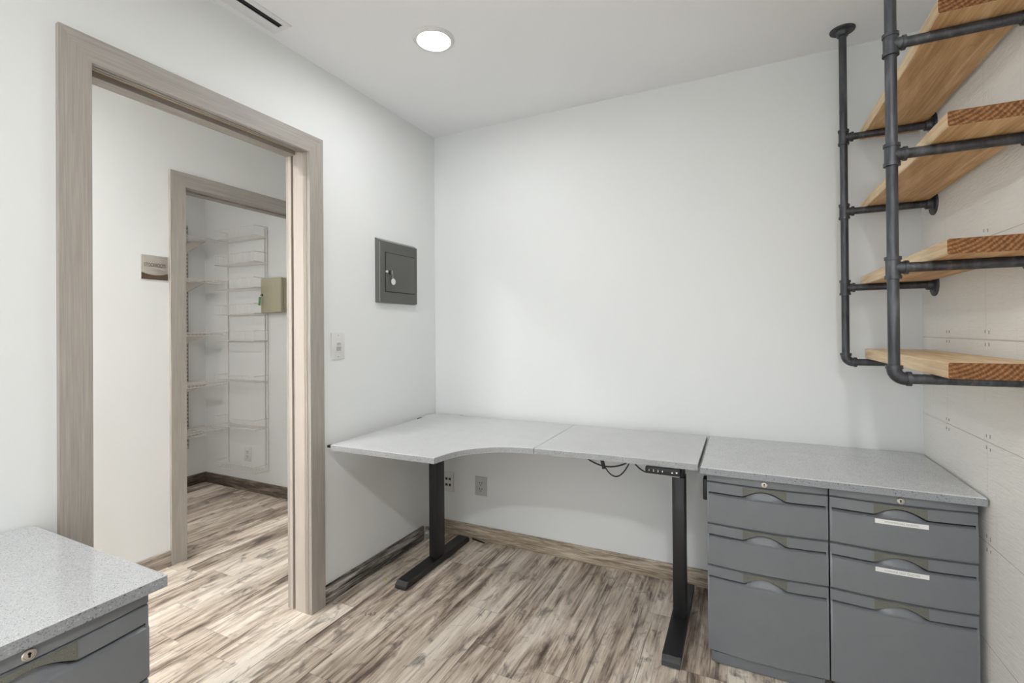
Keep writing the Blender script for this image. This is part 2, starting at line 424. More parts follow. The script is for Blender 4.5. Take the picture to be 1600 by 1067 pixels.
# near doorway: casing, split pocket jambs with a raw slot
ct = .017
def casing(parent, x, y0, y1, z, w, side=1):
    """three mitred boards round an opening on the face x (side = which way it stands out)"""
    xa, xb = (x, x+side*ct)
    def board(pts, name, mat):
        n = 4; vs = [(xa, a, b) for a, b in pts]+[(xb, a, b) for a, b in pts]
        fs = [[0, 1, 2, 3], [7, 6, 5, 4]]+[[i, (i+1) % 4, 4+(i+1) % 4, 4+i] for i in range(4)]
        MB().add(vs, fs).build(name, mat, parent)
    board([(y0-w, 0), (y0, 0), (y0, z), (y0-w, z+w)], 'casing_upright', 'casing_v')
    board([(y1, 0), (y1+w, 0), (y1+w, z+w), (y1, z)], 'casing_upright', 'casing_v')
    board([(y0-w, z+w), (y0, z), (y1, z), (y1+w, z+w)], 'casing_head', 'casing_h')
d1 = thing('door_1', 'grey oak casing of the pocket doorway in the left wall', 'doorway'); d1['kind'] = 'structure'
casing(d1, 0, DY0, DY1, DZ, .0755)
casing(d1, -WT, DY0, DY1, DZ, .0755, -1)
# right jamb (a piece with flutes, a slot, a hall side strip)
j = MB()
j.box(-.022, DY1, 0, -.001, DY1+.018, DZ+.03)
for k in range(4): j.box(-.0215+k*.0055, DY1-.003, 0, -.0185+k*.0055, DY1, DZ)
j.box(-.083, DY1-.002, 0, -.022, DY1+.018, DZ+.03)
j.box(-WT, DY1-.002, 0, -.098, DY1+.018, DZ+.03)
j.build('jamb', 'jamb', d1)
MB().box(-.098, DY1+.008, 0, -.083, DY1+.018, DZ+.02).build('pocket_slot', 'slot_dark', d1)
j = MB().box(-WT, DY0-.018, 0, -.001, DY0, DZ+.03); j.build('jamb', 'jamb', d1)
hd = MB().box(-.028, DY0, DZ+.004, -.001, DY1, DZ+.03).box(-.0245, DY0, DZ-.002, -.018, DY1, DZ+.004).box(-.012, DY0, DZ-.002, -.004, DY1, DZ+.004)
hd.box(-WT, DY0, DZ-.002, -.07, DY1, DZ+.03)
hd.build('jamb_head', 'casing_h', d1)
MB().box(-.07, DY0, DZ+.02, -.028, DY1, DZ+.03).box(-.053, DY0, DZ+.008, -.046, DY1, DZ+.02).build('door_track', 'slot', d1)
# stockroom doorway
d2 = thing('door_2', 'grey oak casing of the stockroom doorway across the hall', 'doorway'); d2['kind'] = 'structure'
casing(d2, HX, EY0, EY1, EZ, .078)
casing(d2, HX-WT, EY0, EY1, EZ, .078, -1)
MB().box(HX-WT, EY0-.017, 0, HX-.001, EY0, EZ+.019).box(HX-WT, EY1, 0, HX-.001, EY1+.017, EZ+.019).build('jamb', 'jamb', d2)
MB().box(HX-.04, EY0, EZ+.001, HX-.001, EY1, EZ+.019).box(HX-WT, EY0, EZ+.001, HX-.075, EY1, EZ+.019).build('jamb_head', 'casing_h', d2)
MB().box(HX-.075, EY0, EZ+.012, HX-.04, EY1, EZ+.019).build('door_track', 'slot', d2)

# baseboards
BH, BT = .083, .012
def baseboard(name, mb, mat, label): struct(name, mb, mat, None, label, 'baseboard')
baseboard('baseboard_left', MB().box(0, DY1+.0765, 0, BT, -.145, BH, 0, .001), 'base_left', 'dark streaked plank baseboard on the left wall')
baseboard('baseboard_back', MB().box(.012, -BT, 0, W, 0, BH, 0, .001), 'base_back', 'tan grey plank baseboard along the back wall')
baseboard('baseboard_left_near', MB().box(0, YF, 0, BT, DY0-.0765, BH, 0, .001), 'base_left', 'dark plank baseboard left of the doorway')
baseboard('baseboard_hall', MB().box(HX, YF, 0, HX+BT, EY0-.079, BH, 0, .001), 'base_hall', 'grey plank baseboard in the hall under the sign')
baseboard('baseboard_stockroom_back', MB().box(SX+BT, -BT, 0, HX-WT, 0, BH, 0, .001), 'base_stock', 'dark brown plank baseboard on the stockroom back wall')
baseboard('baseboard_stockroom_left', MB().box(SX, -2.4, 0, SX+BT, 0, BH, 0, .001), 'base_stock_y', 'dark brown plank baseboard on the far stockroom wall')

# ------------------------------------------------------------------ ceiling fittings
def downlight(x, y, label, lamp='lamp', group=None):
    t = thing('recessed_ceiling_light', label, 'ceiling light', (x, y, H), 0, group)
    MB().lathe((0, 0, 0), (0, 0, -1), [(.085, 0), (.085, .003), (.080, .007), (.068, .009), (.066, .005), (.064, .0045)], 48).build('trim_ring', 'lamp_ring', t)
    MB().lathe((0, 0, -.0046), (0, 0, -1), [(.065, 0), (.065, .0006), (.0, .0012)], 40).build('diffuser', lamp, t)
    return t
downlight(.583, -.83, 'round lit recessed light in the ceiling near the back corner')
for yy, wd in ((-2.75, 'just behind the viewer'), (-4.05, 'added in mid room behind the viewer'), (-5.3, 'added near the fill window')):  # unseen lamps; the two rear rows are added for low fill light
    downlight(.583, yy, 'round recessed ceiling light %s on the doorway side' % wd)
    downlight(1.95, yy, 'round recessed ceiling light %s on the tiled side' % wd, 'lamp_key' if yy > -3 else 'lamp')
for yy, wd in ((-2.3, 'nearest the doorway'), (-2.9, 'second from the doorway'), (-3.5, 'third from the doorway'), (-4.1, 'fourth from the doorway'), (-4.7, 'furthest from the doorway')):  # invented hallway lamps, spread out of view for soft fill
    downlight(-.58, yy, 'added round recessed hallway fill light, ' + wd, 'fill_hall', 'added recessed fill lights in the hallway ceiling')
downlight(-1.8, -1.75, 'added round recessed fill light inside the stockroom', 'fill_stock')  # unseen lamp added to brighten the stockroom
v = thing('air_vent', 'white linear slot air vent in the ceiling above the doorway', 'air vent', (.083, -1.15, H))
f = MB()
vx0, vx1, vl = -.05, .052, 1.25
f.box(vx0, -vl, -.004, -.0, .0, 0, 0, .0015).box(.026, -vl, -.004, vx1, .0, 0, 0, .0015).box(0, -.02, -.004, .026, 0, 0, 0, .0015).box(0, -vl, -.004, .026, -vl+.02, 0, 0, .0015)
f.build('frame', 'vent', v)
MB().box(0, -vl+.02, -.001, .026, -.02, 0).build('slot', 'gap_and_shade', v)
MB().box(.002, -vl+.02, -.0035, .006, -.02, -.001).build('blade', 'gap_and_shade', v)

# ------------------------------------------------------------------ wall fittings
# breaker panel on the left wall
bp = thing('breaker_panel', 'dark grey flush electrical panel on the left wall above the desk', 'electrical panel', (0, -.374, 1.56))
y0, y1, z0, z1, dx = -.166, .166, -.172, .170, .022
vs = [(-.003, y0, z0), (-.003, y1, z0), (-.003, y1, z1), (-.003, y0, z1), (dx, y0+.022, z0+.004), (dx, y1-.004, z0+.004), (dx, y1-.004, z1-.016), (dx, y0+.022, z1-.016)]
fs = [[3, 2, 1, 0], [4, 5, 6, 7], [0, 1, 5, 4], [1, 2, 6, 5], [2, 3, 7, 6], [3, 0, 4, 7]]
MB().add(vs, fs, mats=[0, 0, 0, 0, 1, 0]).box(dx-.006, y0+.015, z0+.006, dx-.001, y0+.018, z1-.022, 1).build('cover', ['panel', 'panel_edge'], bp)  # top bevel and thin left line in a paler grey
dr = MB().box(dx, -.1115, -.1135, dx+.001, .1395, .0975, 1)
dr.box(dx, -.107, -.110, dx+.004, .136, .094, 0, .0012)
drp = dr.build('door', ['panel', 'gap_and_shade'], bp)
MB().lathe((dx+.004, -.080, -.008), (1, 0, 0), [(.011, 0), (.011, .004), (.008, .006)], 20).build('lock', 'keyhole', drp)
MB().lathe((dx+.0, -.103, -.006), (1, 0, 0), [(.010, 0), (.010, .006), (.007, .010)], 20).build('latch', 'chrome', drp)
k = thing('key_ring', 'small key with round white tag hanging in the panel lock', 'key', (dx+.010, -.453, 1.552))
MB().box(-.001, -.0015, -.010, .012, .0015, .010, 0, .001).build('key', 'chrome', k)
MB().tube([(.011, .004*math.sin(a*PI/6)+.002, -.016+.010*math.cos(a*PI/6)) for a in range(12)]+[(.011, .002, -.006)], .0011, 6).build('ring', 'chrome', k)
MB().lathe((.0085, .010, -.050), (1, 0, 0), [(.0155, 0), (.017, .0008), (.017, .0022), (.0155, .003)], 28).tube([(.011, .003, -.026), (.0105, .008, -.036)], .001, 6).build('tag', 'white', k)

def plate(name, label, cat, loc, rz, w=.079, h=.124, mat='white', th=.006):
    """a cover plate facing local -y"""
    t = thing(name, label, cat, loc, rz)
    MB().box(-w/2, -th, -h/2, w/2, 0, h/2, 0, .002).build('cover_plate', mat, t)
    return t
sw = plate('light_switch', 'white wall switch plate right of the doorway', 'light switch', (0, -.796, 1.170), PI/2)
s_ = MB().box(-.017, -.0075, -.035, .017, -.006, .033, 0, .0008).box(-.015, -.0095, .002, .015, -.0073, .026, 0, .001).box(-.013, -.0105, -.022, .013, -.0074, -.003, 1, .001)
s_.box(-.011, -.0098, .004, .011, -.0092, .016, 1)
s_.build('rocker', ['white', 'grey_plastic'], sw)
MB().lathe((0, -.006, .050), (0, -1, 0), [(.003, 0), (.003, .0006)], 10).build('screw', 'grey_plastic', sw)
MB().lathe((0, -.006, -.050), (0, -1, 0), [(.003, 0), (.003, .0006)], 10).build('screw', 'grey_plastic', sw)
def outlet(label, loc, mat='outlet_grey', sockets=1):
    t = plate('wall_outlet', label, 'outlet', loc, 0, .079, .112, mat)
    s_ = MB().box(-.0175, -.0075, -.034, .0175, -.006, .034, 0, .0008)
    for zc in (.018, -.018):
        for x in (-.0075, .0075): s_.box(x-.0017, -.0079, zc-.003, x+.0017, -.0074, zc+.007, 1)
        s_.lathe((0, -.0074, zc-.010), (0, -1, 0), [(.0032, 0), (.0032, .0005)], 10, 1)
    s_.build('socket', [mat, 'dark_plastic'], t)
    return t
outlet('grey duplex power outlet on the back wall under the desk', (.320, 0, .318))
outlet('small white power outlet on the stockroom back wall under the wire rack', (-1.773, 0, .285), 'white')
dp = plate('data_outlet', 'white data jack plate beside the left desk leg', 'data outlet', (.090, 0, .315), 0, .078, .120)
for zc in (.018, -.018):
    for xc in (-.011, .013):
        q = MB().box(xc-.0085, -.0072, zc-.008, xc+.0085, -.006, zc+.008, 0).box(xc-.007, -.0078, zc-.0065, xc+.007, -.007, zc+.0065, 1)
        q.build('jack', ['grey_plastic', 'keyhole'], dp)
c = MB().tube([(.084, -.009, .290), (.078, -.02, .25), (.068, -.022, .17), (.062, -.015, .09), (.060, -.014, .02), (.060, -.02, .003)], .0022, 8)
tag(c.build('data_cable', 'white'), 'thin white data cable hanging from the jack plate', 'cable')

sg = thing('room_sign', 'square taupe and brown sign reading STOCKROOM beside the hall doorway', 'sign', (HX, -1.034, 1.578))
MB().box(0, -.0625, -.0625, .005, .0625, .0625, 0, .001).build('sign_panel', 'sign', sg)
n = 14; top = [(-.0622+.1244*i/n, -.030-.013*(1-(2*i/n-1)**2)*1.0+.003) for i in range(n+1)]
pts = [(-.0622, -.0622), (.0622, -.0622)]+[(a, b) for a, b in reversed(top)]
vs = [(.005, a, b) for a, b in pts]+[(.0058, a, b) for a, b in pts]; q = len(pts)
MB().add(vs, [list(range(q)), list(range(q, 2*q))[::-1]]+[[i, (i+1) % q, q+(i+1) % q, q+i] for i in range(q)]).build('wood_band', 'sign_band', sg)
MB().text('STOCKROOM', (.0051, .0, .012), (0, 1, 0), (0, 0, 1), .0275, 0, .58, .0004, .0).build('lettering', 'ink_dark', sg)

kb = thing('key_cabinet', 'beige metal key cabinet on the stockroom back wall', 'key cabinet', (-1.432, 0, 1.512))
MB().box(-.112, -.030, -.128, .112, 0, .128, 0, .006).build('body', 'beige', kb)
kd = MB().box(-.112, -.056, -.130, .112, -.031, .130, 0, .008, 3).build('door', 'beige', kb)
MB().lathe((-.092, -.056, .004), (0, -1, 0), [(.009, 0), (.009, .003), (.006, .004)], 16).build('lock', 'keyhole', kd)
kk = thing('green_key', 'key with green plastic tag hanging from the beige key cabinet', 'key', (-1.524, -.060, 1.512))
MB().box(-.003, -.016, -.002, .003, .0, .006, 0, .001).build('key', 'chrome', kk)
MB().box(-.010, -.022, -.075, .010, -.017, -.012, 0, .002, 2, Matrix.Rotation(.12, 3, 'Y')).build('tag', 'green', kk)

# small connector in the floor corner
cs = thing('wall_connector', 'small metal cable connector in the corner by the baseboards', 'connector', (.012, -.112, .046))
MB().lathe((-.012, 0, .012), (1, 0, 0), [(.010, 0), (.010, .012), (.007, .012), (.007, .026), (.009, .026), (.009, .032)], 16).build('threaded_plug', 'chrome', cs)
MB().lathe((-.012, 0, -.018), (1, 0, 0), [(.013, 0), (.014, .012), (.010, .020)], 18).build('cap', 'white', cs)

# ------------------------------------------------------------------ stockroom wire shelving
std = MB()
std.box(SX, -.168, .30, SX+.012, -.140, 2.10)
for i in range(58): 
    z = .33+i*.0305
    for yy in (-.160, -.151): std.box(SX+.0119, yy, z, SX+.0125, yy+.005, z+.016, 1)
tag(std.build('shelf_standard', ['slotmetal', 'dark_plastic']), 'white slotted upright on the far stockroom wall', 'shelf standard')
def wire_shelf(z, label):
    t = thing('wire_shelf', label, 'wire shelf', (SX+.0125, -.02, z), 0, 'bracketed wire shelves in the stockroom')
    w = MB(); L, D = 1.25, .30
    for xx in (.004, .10, .20, D): w.tube([(xx, -L, 0), (xx, 0, 0)], .0026, 6)
    w.tube([(D, -L, -.022), (D, 0, -.022)], .0026, 6)
    for i in range(46):
        y = -L+i*L/45
        w.tube([(.004, y, .003), (D, y, .003), (D, y, -.022)], .0014, 4)
    w.build('wire_deck', 'wire', t)
    b = MB(); yb = -.134
    b.add([(0, yb-.004, -.006), (.25, yb-.004, -.006), (.25, yb-.004, -.016), (0, yb-.004, -.085), (0, yb+.004, -.006), (.25, yb+.004, -.006), (.25, yb+.004, -.016), (0, yb+.004, -.085)],
          [[0, 1, 2, 3], [7, 6, 5, 4], [0, 4, 5, 1], [1, 5, 6, 2], [2, 6, 7, 3], [3, 7, 4, 0]])
    b.build('bracket', 'slotmetal', t)
    return t
for z, lb in ((1.965, 'topmost white wire shelf on the far stockroom wall'), (1.645, 'second white wire shelf from the top on the far stockroom wall'),
              (1.235, 'middle white wire shelf on the far stockroom wall'), (.845, 'second white wire shelf from the floor in the stockroom'),
              (.475, 'lowest white wire shelf on the far stockroom wall')): wire_shelf(z, lb)
rk = thing('wire_wall_rack', 'tall white wire rack of shallow baskets on the stockroom back wall', 'wire rack', (-1.77, 0, .18))
for sx_ in (-.235, .205, .235):
    MB().tube([(sx_, -.006, 0), (sx_, -.006, 1.85)], .0042 if sx_ < 0.21 else .003, 8).build('upright', 'wire', rk)
for z, hh in ((1.96, .075), (1.765, .075), (1.572, .075), (1.377, .075), (1.172, .075), (.862, .045), (.511, .07), (.185, .05)):
    b = MB(); z -= .18; x0, x1, d = -.235, .235, .115
    b.tube([(x0, -.008, z+hh), (x0, -d, z+hh), (x1, -d, z+hh), (x1, -.008, z+hh)], .0028, 6)
    b.tube([(x0, -.008, z), (x0, -d, z), (x1, -d, z), (x1, -.008, z), (x0, -.008, z)], .0028, 6)
    b.box(x0, -.012, z-.006, x1, -.004, z+.006)
    for i in range(15):
        xx = x0+(x1-x0)*i/14
        b.tube([(xx, -.008, z+.002), (xx, -d, z+.002), (xx, -d, z+hh)], .0013, 4)
    b.build('basket', 'wire', rk)

# ------------------------------------------------------------------ standing desk
DT, DTH = .732, .025
desk = thing('standing_desk', 'grey speckled L shaped standing desk on black legs in the corner', 'desk', (0, 0, 0))
curve = [(.607, -.884), (.611, -.847), (.618, -.805), (.629, -.766), (.645, -.730), (.667, -.699), (.692, -.672), (.725, -.643), (.762, -.619), (.803, -.601), (.850, -.589), (.908, -.581)]
left = [(.055, -.893)]+curve+[(.908, -.030), (.190, -.030), (.180, -.006), (.055, -.006), (.006, -.055), (.006, -.165), (.030, -.176)]
def slab(pts, name, mats, z1, th, ch=.002):
    """a worktop: flat top, small chamfer, coloured edge band"""
    n = len(pts); ins = []
    for i in range(n):
        p = Vector(pts[i]); a = (p-Vector(pts[i-1])).normalized(); b = (Vector(pts[(i+1) % n])-p).normalized()
        na = Vector((-a.y, a.x)); nb = Vector((-b.y, b.x)); m = (na+nb); m = m/max(m.dot(na), .3) if m.length > 1e-6 else na
        ins.append(p+m*ch)
    vs = [(x, y, z1-th) for x, y in pts]+[(x, y, z1-ch) for x, y in pts]+[(p.x, p.y, z1) for p in ins]
    fs = [list(range(n))[::-1], list(range(2*n, 3*n))]; ms = [1, 0]
    for i in range(n):
        j2 = (i+1) % n
        fs.append([i, j2, n+j2, n+i]); ms.append(1); fs.append([n+i, n+j2, 2*n+j2, 2*n+i]); ms.append(0)
    return MB().add(vs, fs, mats=ms).build(name, mats, desk)
slab(left, 'tabletop', ['desk', 'desk_edge'], DT, DTH)
slab([(.9105, -.5805), (1.18, -.560), (1.563, -.548), (1.563, -.030), (.9105, -.030)], 'tabletop', ['desk', 'desk_edge'], DT, DTH)
for a, b, c_, d in ((.002, -.192, .03, -.166), (.181, -.028, .204, -.006), (.034, -.893, .0545, -.870)):
    MB().box(a, b, DT-.014, c_, d, DT-.004).build('corner_bracket', 'rubber', desk)
def leg(x):
    l = thing('leg', None, None); l.parent = desk
    return l
for xc in (.236, 1.472):
    y0_, y1_ = -.642, -.055
    ft = MB(); hw = .033; z1 = .036
    prof = [(y0_, .006), (y0_+.004, .020), (y0_+.020, z1), (y1_-.016, z1), (y1_-.002, .020), (y1_, .006)]
    vs = [(xc-hw, y, z) for y, z in prof]+[(xc+hw, y, z) for y, z in prof]; q = len(prof)
    ft.add(vs, [list(range(q)), list(range(q, 2*q))[::-1]]+[[i, (i+1) % q, q+(i+1) % q, q+i] for i in range(q)])
    ftp = ft.build('foot', 'black', desk)
    for yy in (y0_+.05, y1_-.05):
        MB().lathe((xc, yy, .006), (0, 0, -1), [(.02, 0), (.022, .006)], 16).build('glide', 'rubber', ftp)
    col = MB().box(xc-.025, -.372, .036, xc+.025, -.298, .44, 0, .003).box(xc-.021, -.366, .44, xc+.021, -.304, .69, 0, .003)
    if xc < 1: col = MB().box(xc-.025, -.372, .036, xc+.025, -.298, .60, 0, .003).box(xc-.022, -.368, .60, xc+.022, -.302, .69, 0, .003)
    else: col = MB().box(xc-.025, -.372, .036, xc+.025, -.298, .62, 0, .003).box(xc-.022, -.368, .62, xc+.022, -.302, .69, 0, .003)
    col.build('leg', 'black', desk)
    MB().box(xc-.03, -.52, .689, xc+.03, -.09, .707, 0, .002).build('top_bracket', 'black', desk)
MB().box(.262, -.385, .672, 1.446, -.345, .706, 0, .002).box(.262, -.325, .672, 1.446, -.285, .706, 0, .002).build('crossbar', 'black', desk)
ctl = MB()
z0c, z1c = .676, .7065
pts = [(1.374, -.574), (1.505, -.566), (1.505, -.500), (1.374, -.500)]
ctl.box(1.374, -.573, z0c+.006, 1.503, -.50, z1c, 0, .003).box(1.376, -.566, z0c, 1.501, -.50, z0c+.010, 1, .004)
cp = ctl.build('control_panel', ['rubber', 'grey_plastic'], desk)
for i, ch in enumerate('1234'): MB().text(ch, (1.389+i*.0165, -.5735, .695), (1, 0, 0), (0, 0, 1), .011, 0, 1, .0004).build('button_legend', 'led', cp)
def tri(x, s): MB().add([(x-.0045, -.5738, .695-s*.003), (x+.0045, -.5738, .695-s*.003), (x, -.5738, .695+s*.003)], [[0, 1, 2]]).build('button_legend', 'led', cp)
tri(1.474, 1); tri(1.490, -1)
cb = MB()
def sag(a, b_, d, n=14): return [(a[0]+(b_[0]-a[0])*i/n, a[1]+(b_[1]-a[1])*i/n, a[2]+(b_[2]-a[2])*i/n-4*d*(i/n)*(1-i/n)) for i in range(n+1)]
cb.tube(sag((1.075, -.46, .705), (1.300, -.50, .700), .040), .0032, 8)
cb.tube(sag((1.165, -.47, .705), (1.300, -.50, .698), .075), .0027, 8)
cb.tube(sag((1.32, -.52, .704), (1.44, -.49, .704), .040), .0028, 8)
cb.build('cable', 'cable', desk)
MB().box(1.176, -.4895, .652, 1.190, -.4815, .707, 0, .001, 1, Matrix.Rotation(-.22, 3, 'Y')).build('cable_tie', 'rubber', desk)
pc = MB().tube([(.268, -.022, .006), (.30, -.026, .005), (.335, -.034, .005), (.362, -.040, .005)], [.004, .0045, .0045, .003], 8)
tag(pc.build('power_cord', 'cable'), 'short black cord end on the floor behind the left desk foot', 'cord')

# ------------------------------------------------------------------ file pedestals
CW = .378; BOW = .014
def fy(x):
    t = x/CW*2-1; return -BOW*(1-t*t)
def bowed(mb, x0, x1, z0, z1, yb=.022, dy=0., m=0, n=16, ch=.0025):
    """panel with a bowed front; small chamfer top and bottom"""
    xs = [x0+(x1-x0)*i/n for i in range(n+1)]; vs = []
    for x in xs:
        y = fy(x)+dy
        vs += [(x, yb, z1), (x, y+ch, z1), (x, y, z1-ch), (x, y, z0+ch), (x, y+ch, z0), (x, yb, z0)]
    fs = [[a*6+k, (a+1)*6+k, (a+1)*6+(k+1) % 6, a*6+(k+1) % 6] for a in range(n) for k in range(6)]
    fs += [[0, 1, 2, 3, 4, 5], [n*6+k for k in range(5, -1, -1)]]
    mb.add(vs, fs, m, True); return mb
PC, PW, BAND = .187, .137, .036
def arch(x):
    d = abs(x-PC)/(PW/2)
    if d >= 1: return 0.
    return .024*(1-d*d)**1.25
def drawer_front(z0, z1):
    mb = MB(); xs = sorted(set([0., .002, .006, .0061]+[CW*i/48 for i in range(1, 48)]+[PC-PW/2, PC+PW/2]+[CW-.0061, CW-.006, CW-.002, CW]))
    rows = []
    for x in xs:
        y = fy(x); a = arch(x); zb = z1-BAND+a; zl = z1-BAND-.0065; dp = .021 if .0060 < x < CW-.0060 else 0.
        
        if dp:
            rows.append([(x, .022, z1), (x, y+.004, z1), (x, y, z1-.0025), (x, y, zb), (x, y+.010, zb+.002), (x, y+.0205, zb+.002), (x, y+.0205, zb-.006), (x, y+.011, zb-.0056), (x, y+.0035, zl), (x, y-.0035, zl-.0045), (x, y-.0035, z0+.006), (x, y+.002, z0), (x, .022, z0)])
        else:
            zs = zl+.002
            rows.append([(x, .022, z1), (x, y+.004, z1), (x, y, z1-.0025), (x, y, zs+.003), (x, y, zs+.0025), (x, y, zs+.002), (x, y, zs+.0015), (x, y, zs+.001), (x, y, zl), (x, y-.0035, zl-.0045), (x, y-.0035, z0+.006), (x, y+.002, z0), (x, .022, z0)])
    q = len(rows[0]); vs = [v for r in rows for v in r]; n = len(xs)-1
    fs = []; ms = []
    for a_ in range(n):
        for k_ in range(q):
            fs.append([a_*q+k_, (a_+1)*q+k_, (a_+1)*q+(k_+1) % q, a_*q+(k_+1) % q]); ms.append(1 if k_ in (4, 5, 6) and 0 < a_ < n-1 and rows[a_][4][1] > rows[a_][3][1]+.005 else 0)  # black faces paint in the shade inside the pull recess
    fs += [list(range(q)), [n*q+k_ for k_ in range(q-1, -1, -1)]]; ms += [0, 0]
    mb.add(vs, fs, smooth=True, mats=ms); return mb
def pull(z1):
    mb = MB(); n = 28; vs = []
    for i in range(n+1):
        x = PC-PW/2+PW*i/n; y = fy(x); zb = z1-BAND+arch(x)
        vs += [(x, y+.001, z1-.0015), (x, y-.0012, z1-.002), (x, y-.0012, zb+.0005), (x, y+.009, zb+.001)]
    fs = [[a*4+k_, (a+1)*4+k_, (a+1)*4+k_+1, a*4+k_+1] for a in range(n) for k_ in range(3)]
    return mb.add(vs, fs, smooth=True)
def pedestal(label, loc, rz, labels=(), group=None):
    t = thing('file_pedestal', label, 'file cabinet', loc, rz, group)
    MB().box(.002, .024, .045, CW-.002, .505, .703, 0, .002).build('body', 'steel', t)
    MB().box(.010, .012, .004, CW-.010, .49, .0445, 0, .002).box(.022, .004, .004, CW-.022, .012, .044, 0, .001).build('plinth', 'steel', t)
    rl = bowed(MB(), 0, CW, .6735, .7025).build('lock_rail', 'steel', t)
    x = .188; y = fy(x)
    lk = MB().lathe((x, y+.002, .6865), (0, -1, 0), [(.0105, 0), (.0105, .004), (.009, .0055), (.0075, .0055), (.0070, .0045), (.0, .0048)], 24).build('lock', 'chrome', rl)
    lk['label'] = 'round silver key lock'
    MB().box(x-.0012, y-.0042, .6825, x+.0012, y-.0020, .6905).lathe((x, y-.0030, .689), (0, -1, 0), [(.0022, 0), (.0022, .0012)], 10).build('keyhole', 'keyhole', rl)
    for i, (z0, z1) in enumerate(((.518, .6710), (.364, .5155), (.050, .3615))):
        d = drawer_front(z0, z1).build('drawer', ['steel', 'gap_and_shade'], t)
        p_ = pull(z1).build('handle', 'pull', d); p_['label'] = 'textured olive grey arched pull'
        if i < len(labels):
            zc = z1-.0555; xc = .189
            lb = MB(); n = 8; vs = []
            for k_ in range(n+1):
                xx = xc-.068+.136*k_/n; vs += [(xx, fy(xx)-.0041, zc+.0072), (xx, fy(xx)-.0041, zc-.0072)]
            lb.add(vs, [[2*a, 2*a+1, 2*a+3, 2*a+2] for a in range(n)])
            lb.text(labels[i], (xc, fy(xc)-.0046, zc), (1, 0, 0), (0, 0, 1), .0082, 1, 1.02, .0003)
            q = lb.build('label_strip', ['label', 'ink'], d); q['label'] = 'white label strip reading '+labels[i]
    return t
pA = pedestal('grey three drawer pedestal under the long counter, next to the desk', (1.594, -.545, 0), 0)
pB = pedestal('grey three drawer pedestal with two white label strips by the tiled wall', (1.9765, -.545, 0), 0, ('COMMERCIAL QUOTES', 'CHANGE OUT QUOTES'))
pC = pedestal('grey pedestal under the near counter in the lower left corner', (.592, -2.267, 0), PI/2)
MB().box(-.017, .035, .588, .002, .085, .668, 0, .004).build('side_latch', 'rubber', pA)

def counter(name, label, pts, z1, th):
    n = len(pts); ch = .003; r = 0
    mb = MB(); ins = []
    for i in range(n):
        p = Vector(pts[i]); a = (p-Vector(pts[i-1])).normalized(); b = (Vector(pts[(i+1) % n])-p).normalized()
        na = Vector((-a.y, a.x)); nb = Vector((-b.y, b.x)); m = na+nb; m = m/max(m.dot(na), .3); ins.append(p+m*ch)
    vs = [(x, y, z1-th) for x, y in pts]+[(x, y, z1-ch) for x, y in pts]+[(p.x, p.y, z1) for p in ins]
    fs = [list(range(n))[::-1], list(range(2*n, 3*n))]; ms = [1, 0]
    for i in range(n):
        j2 = (i+1) % n; fs.append([i, j2, n+j2, n+i]); ms.append(1); fs.append([n+i, n+j2, 2*n+j2, 2*n+i]); ms.append(0)
    return tag(mb.add(vs, fs, mats=ms).build(name, ['quartz', 'quartz_edge']), label, 'countertop')
counter('countertop', 'long grey speckled countertop on two pedestals by the tiled wall', [(1.5725, -.572), (2.368, -.572), (2.368, -.03), (2.345, -.004), (1.5725, -.004)], .729, .0255)
counter('countertop', 'grey speckled countertop in the lower left corner by the doorway', [(.004, -2.33), (.618, -2.33), (.618, -1.866), (.022, -1.866), (.004, -1.884)], .729, .0255)

# ------------------------------------------------------------------ pipe and plank shelving
PX, PR = 2.092, .0134
TZ = (2.004, 1.705, 1.399); EZ_ = 1.100
def flange(mb, c, axis):
    mb.lathe(c, axis, [(.044, 0), (.0445, .003), (.043, .006), (.024, .009), (.0205, .013), (.0195, .026), (.0175, .027)], 36)
    ax = Vector(axis); u = Vector((0, 0, 1)).cross(ax) if abs(ax.z) < .9 else Vector((1, 0, 0)); w = ax.cross(u)
    for k_ in range(4):
        a = PI/4+k_*PI/2; o = Vector(c)+(u*math.cos(a)+w*math.sin(a))*.033
        mb.lathe(o+ax*.0055, axis, [(.005, 0), (.005, .002), (.003, .0035)], 10)
    return mb
def pipe_frame(y, label, PX=PX):
    t = thing('pipe_frame', label, 'pipe frame', (PX, y, H), 0, 'iron pipe shelf frames')
    Z = lambda z: z-H
    MB().tube([(0, 0, Z(H)-.004), (0, 0, Z(EZ_)+.030)], PR, 24).build('upright', 'pipe', t)
    flange(MB(), (0, 0, 0), (0, 0, -1)).build('ceiling_flange', 'pipe', t)
    xw = W-PX
    for z in TZ:
        q = MB().tube([(0, 0, Z(z)-.026), (0, 0, Z(z)+.026)], .0168, 24)
        for s in (-1, 1): q.tube([(0, 0, Z(z)+s*.030), (0, 0, Z(z)+s*.021)], .0192, 24)
        q.tube([(.004, 0, Z(z)), (.028, 0, Z(z))], .0165, 24).tube([(.024, 0, Z(z)), (.032, 0, Z(z))], .0190, 24)
        q.build('tee', 'pipe', t)
    R = .026; q = MB()
    q.tube([(R-R*math.cos(a), 0, Z(EZ_)+R-R*math.sin(a)) for a in [PI/2*i/12 for i in range(13)]], .0172, 24)
    q.tube([(0, 0, Z(EZ_)+.026), (0, 0, Z(EZ_)+.036)], .0195, 24).tube([(.026, 0, Z(EZ_)), (.036, 0, Z(EZ_))], .0195, 24)
    q.build('elbow', 'pipe', t)
    for z in TZ+(EZ_,):
        a = MB().tube([(.028, 0, Z(z)), (xw-.004, 0, Z(z))], PR, 24).build('arm', 'pipe', t)
        flange(MB(), (xw, 0, Z(z)), (-1, 0, 0)).build('wall_flange', 'pipe', a)
    return t
pipe_frame(-.146, 'far iron pipe frame hanging beside the back wall')
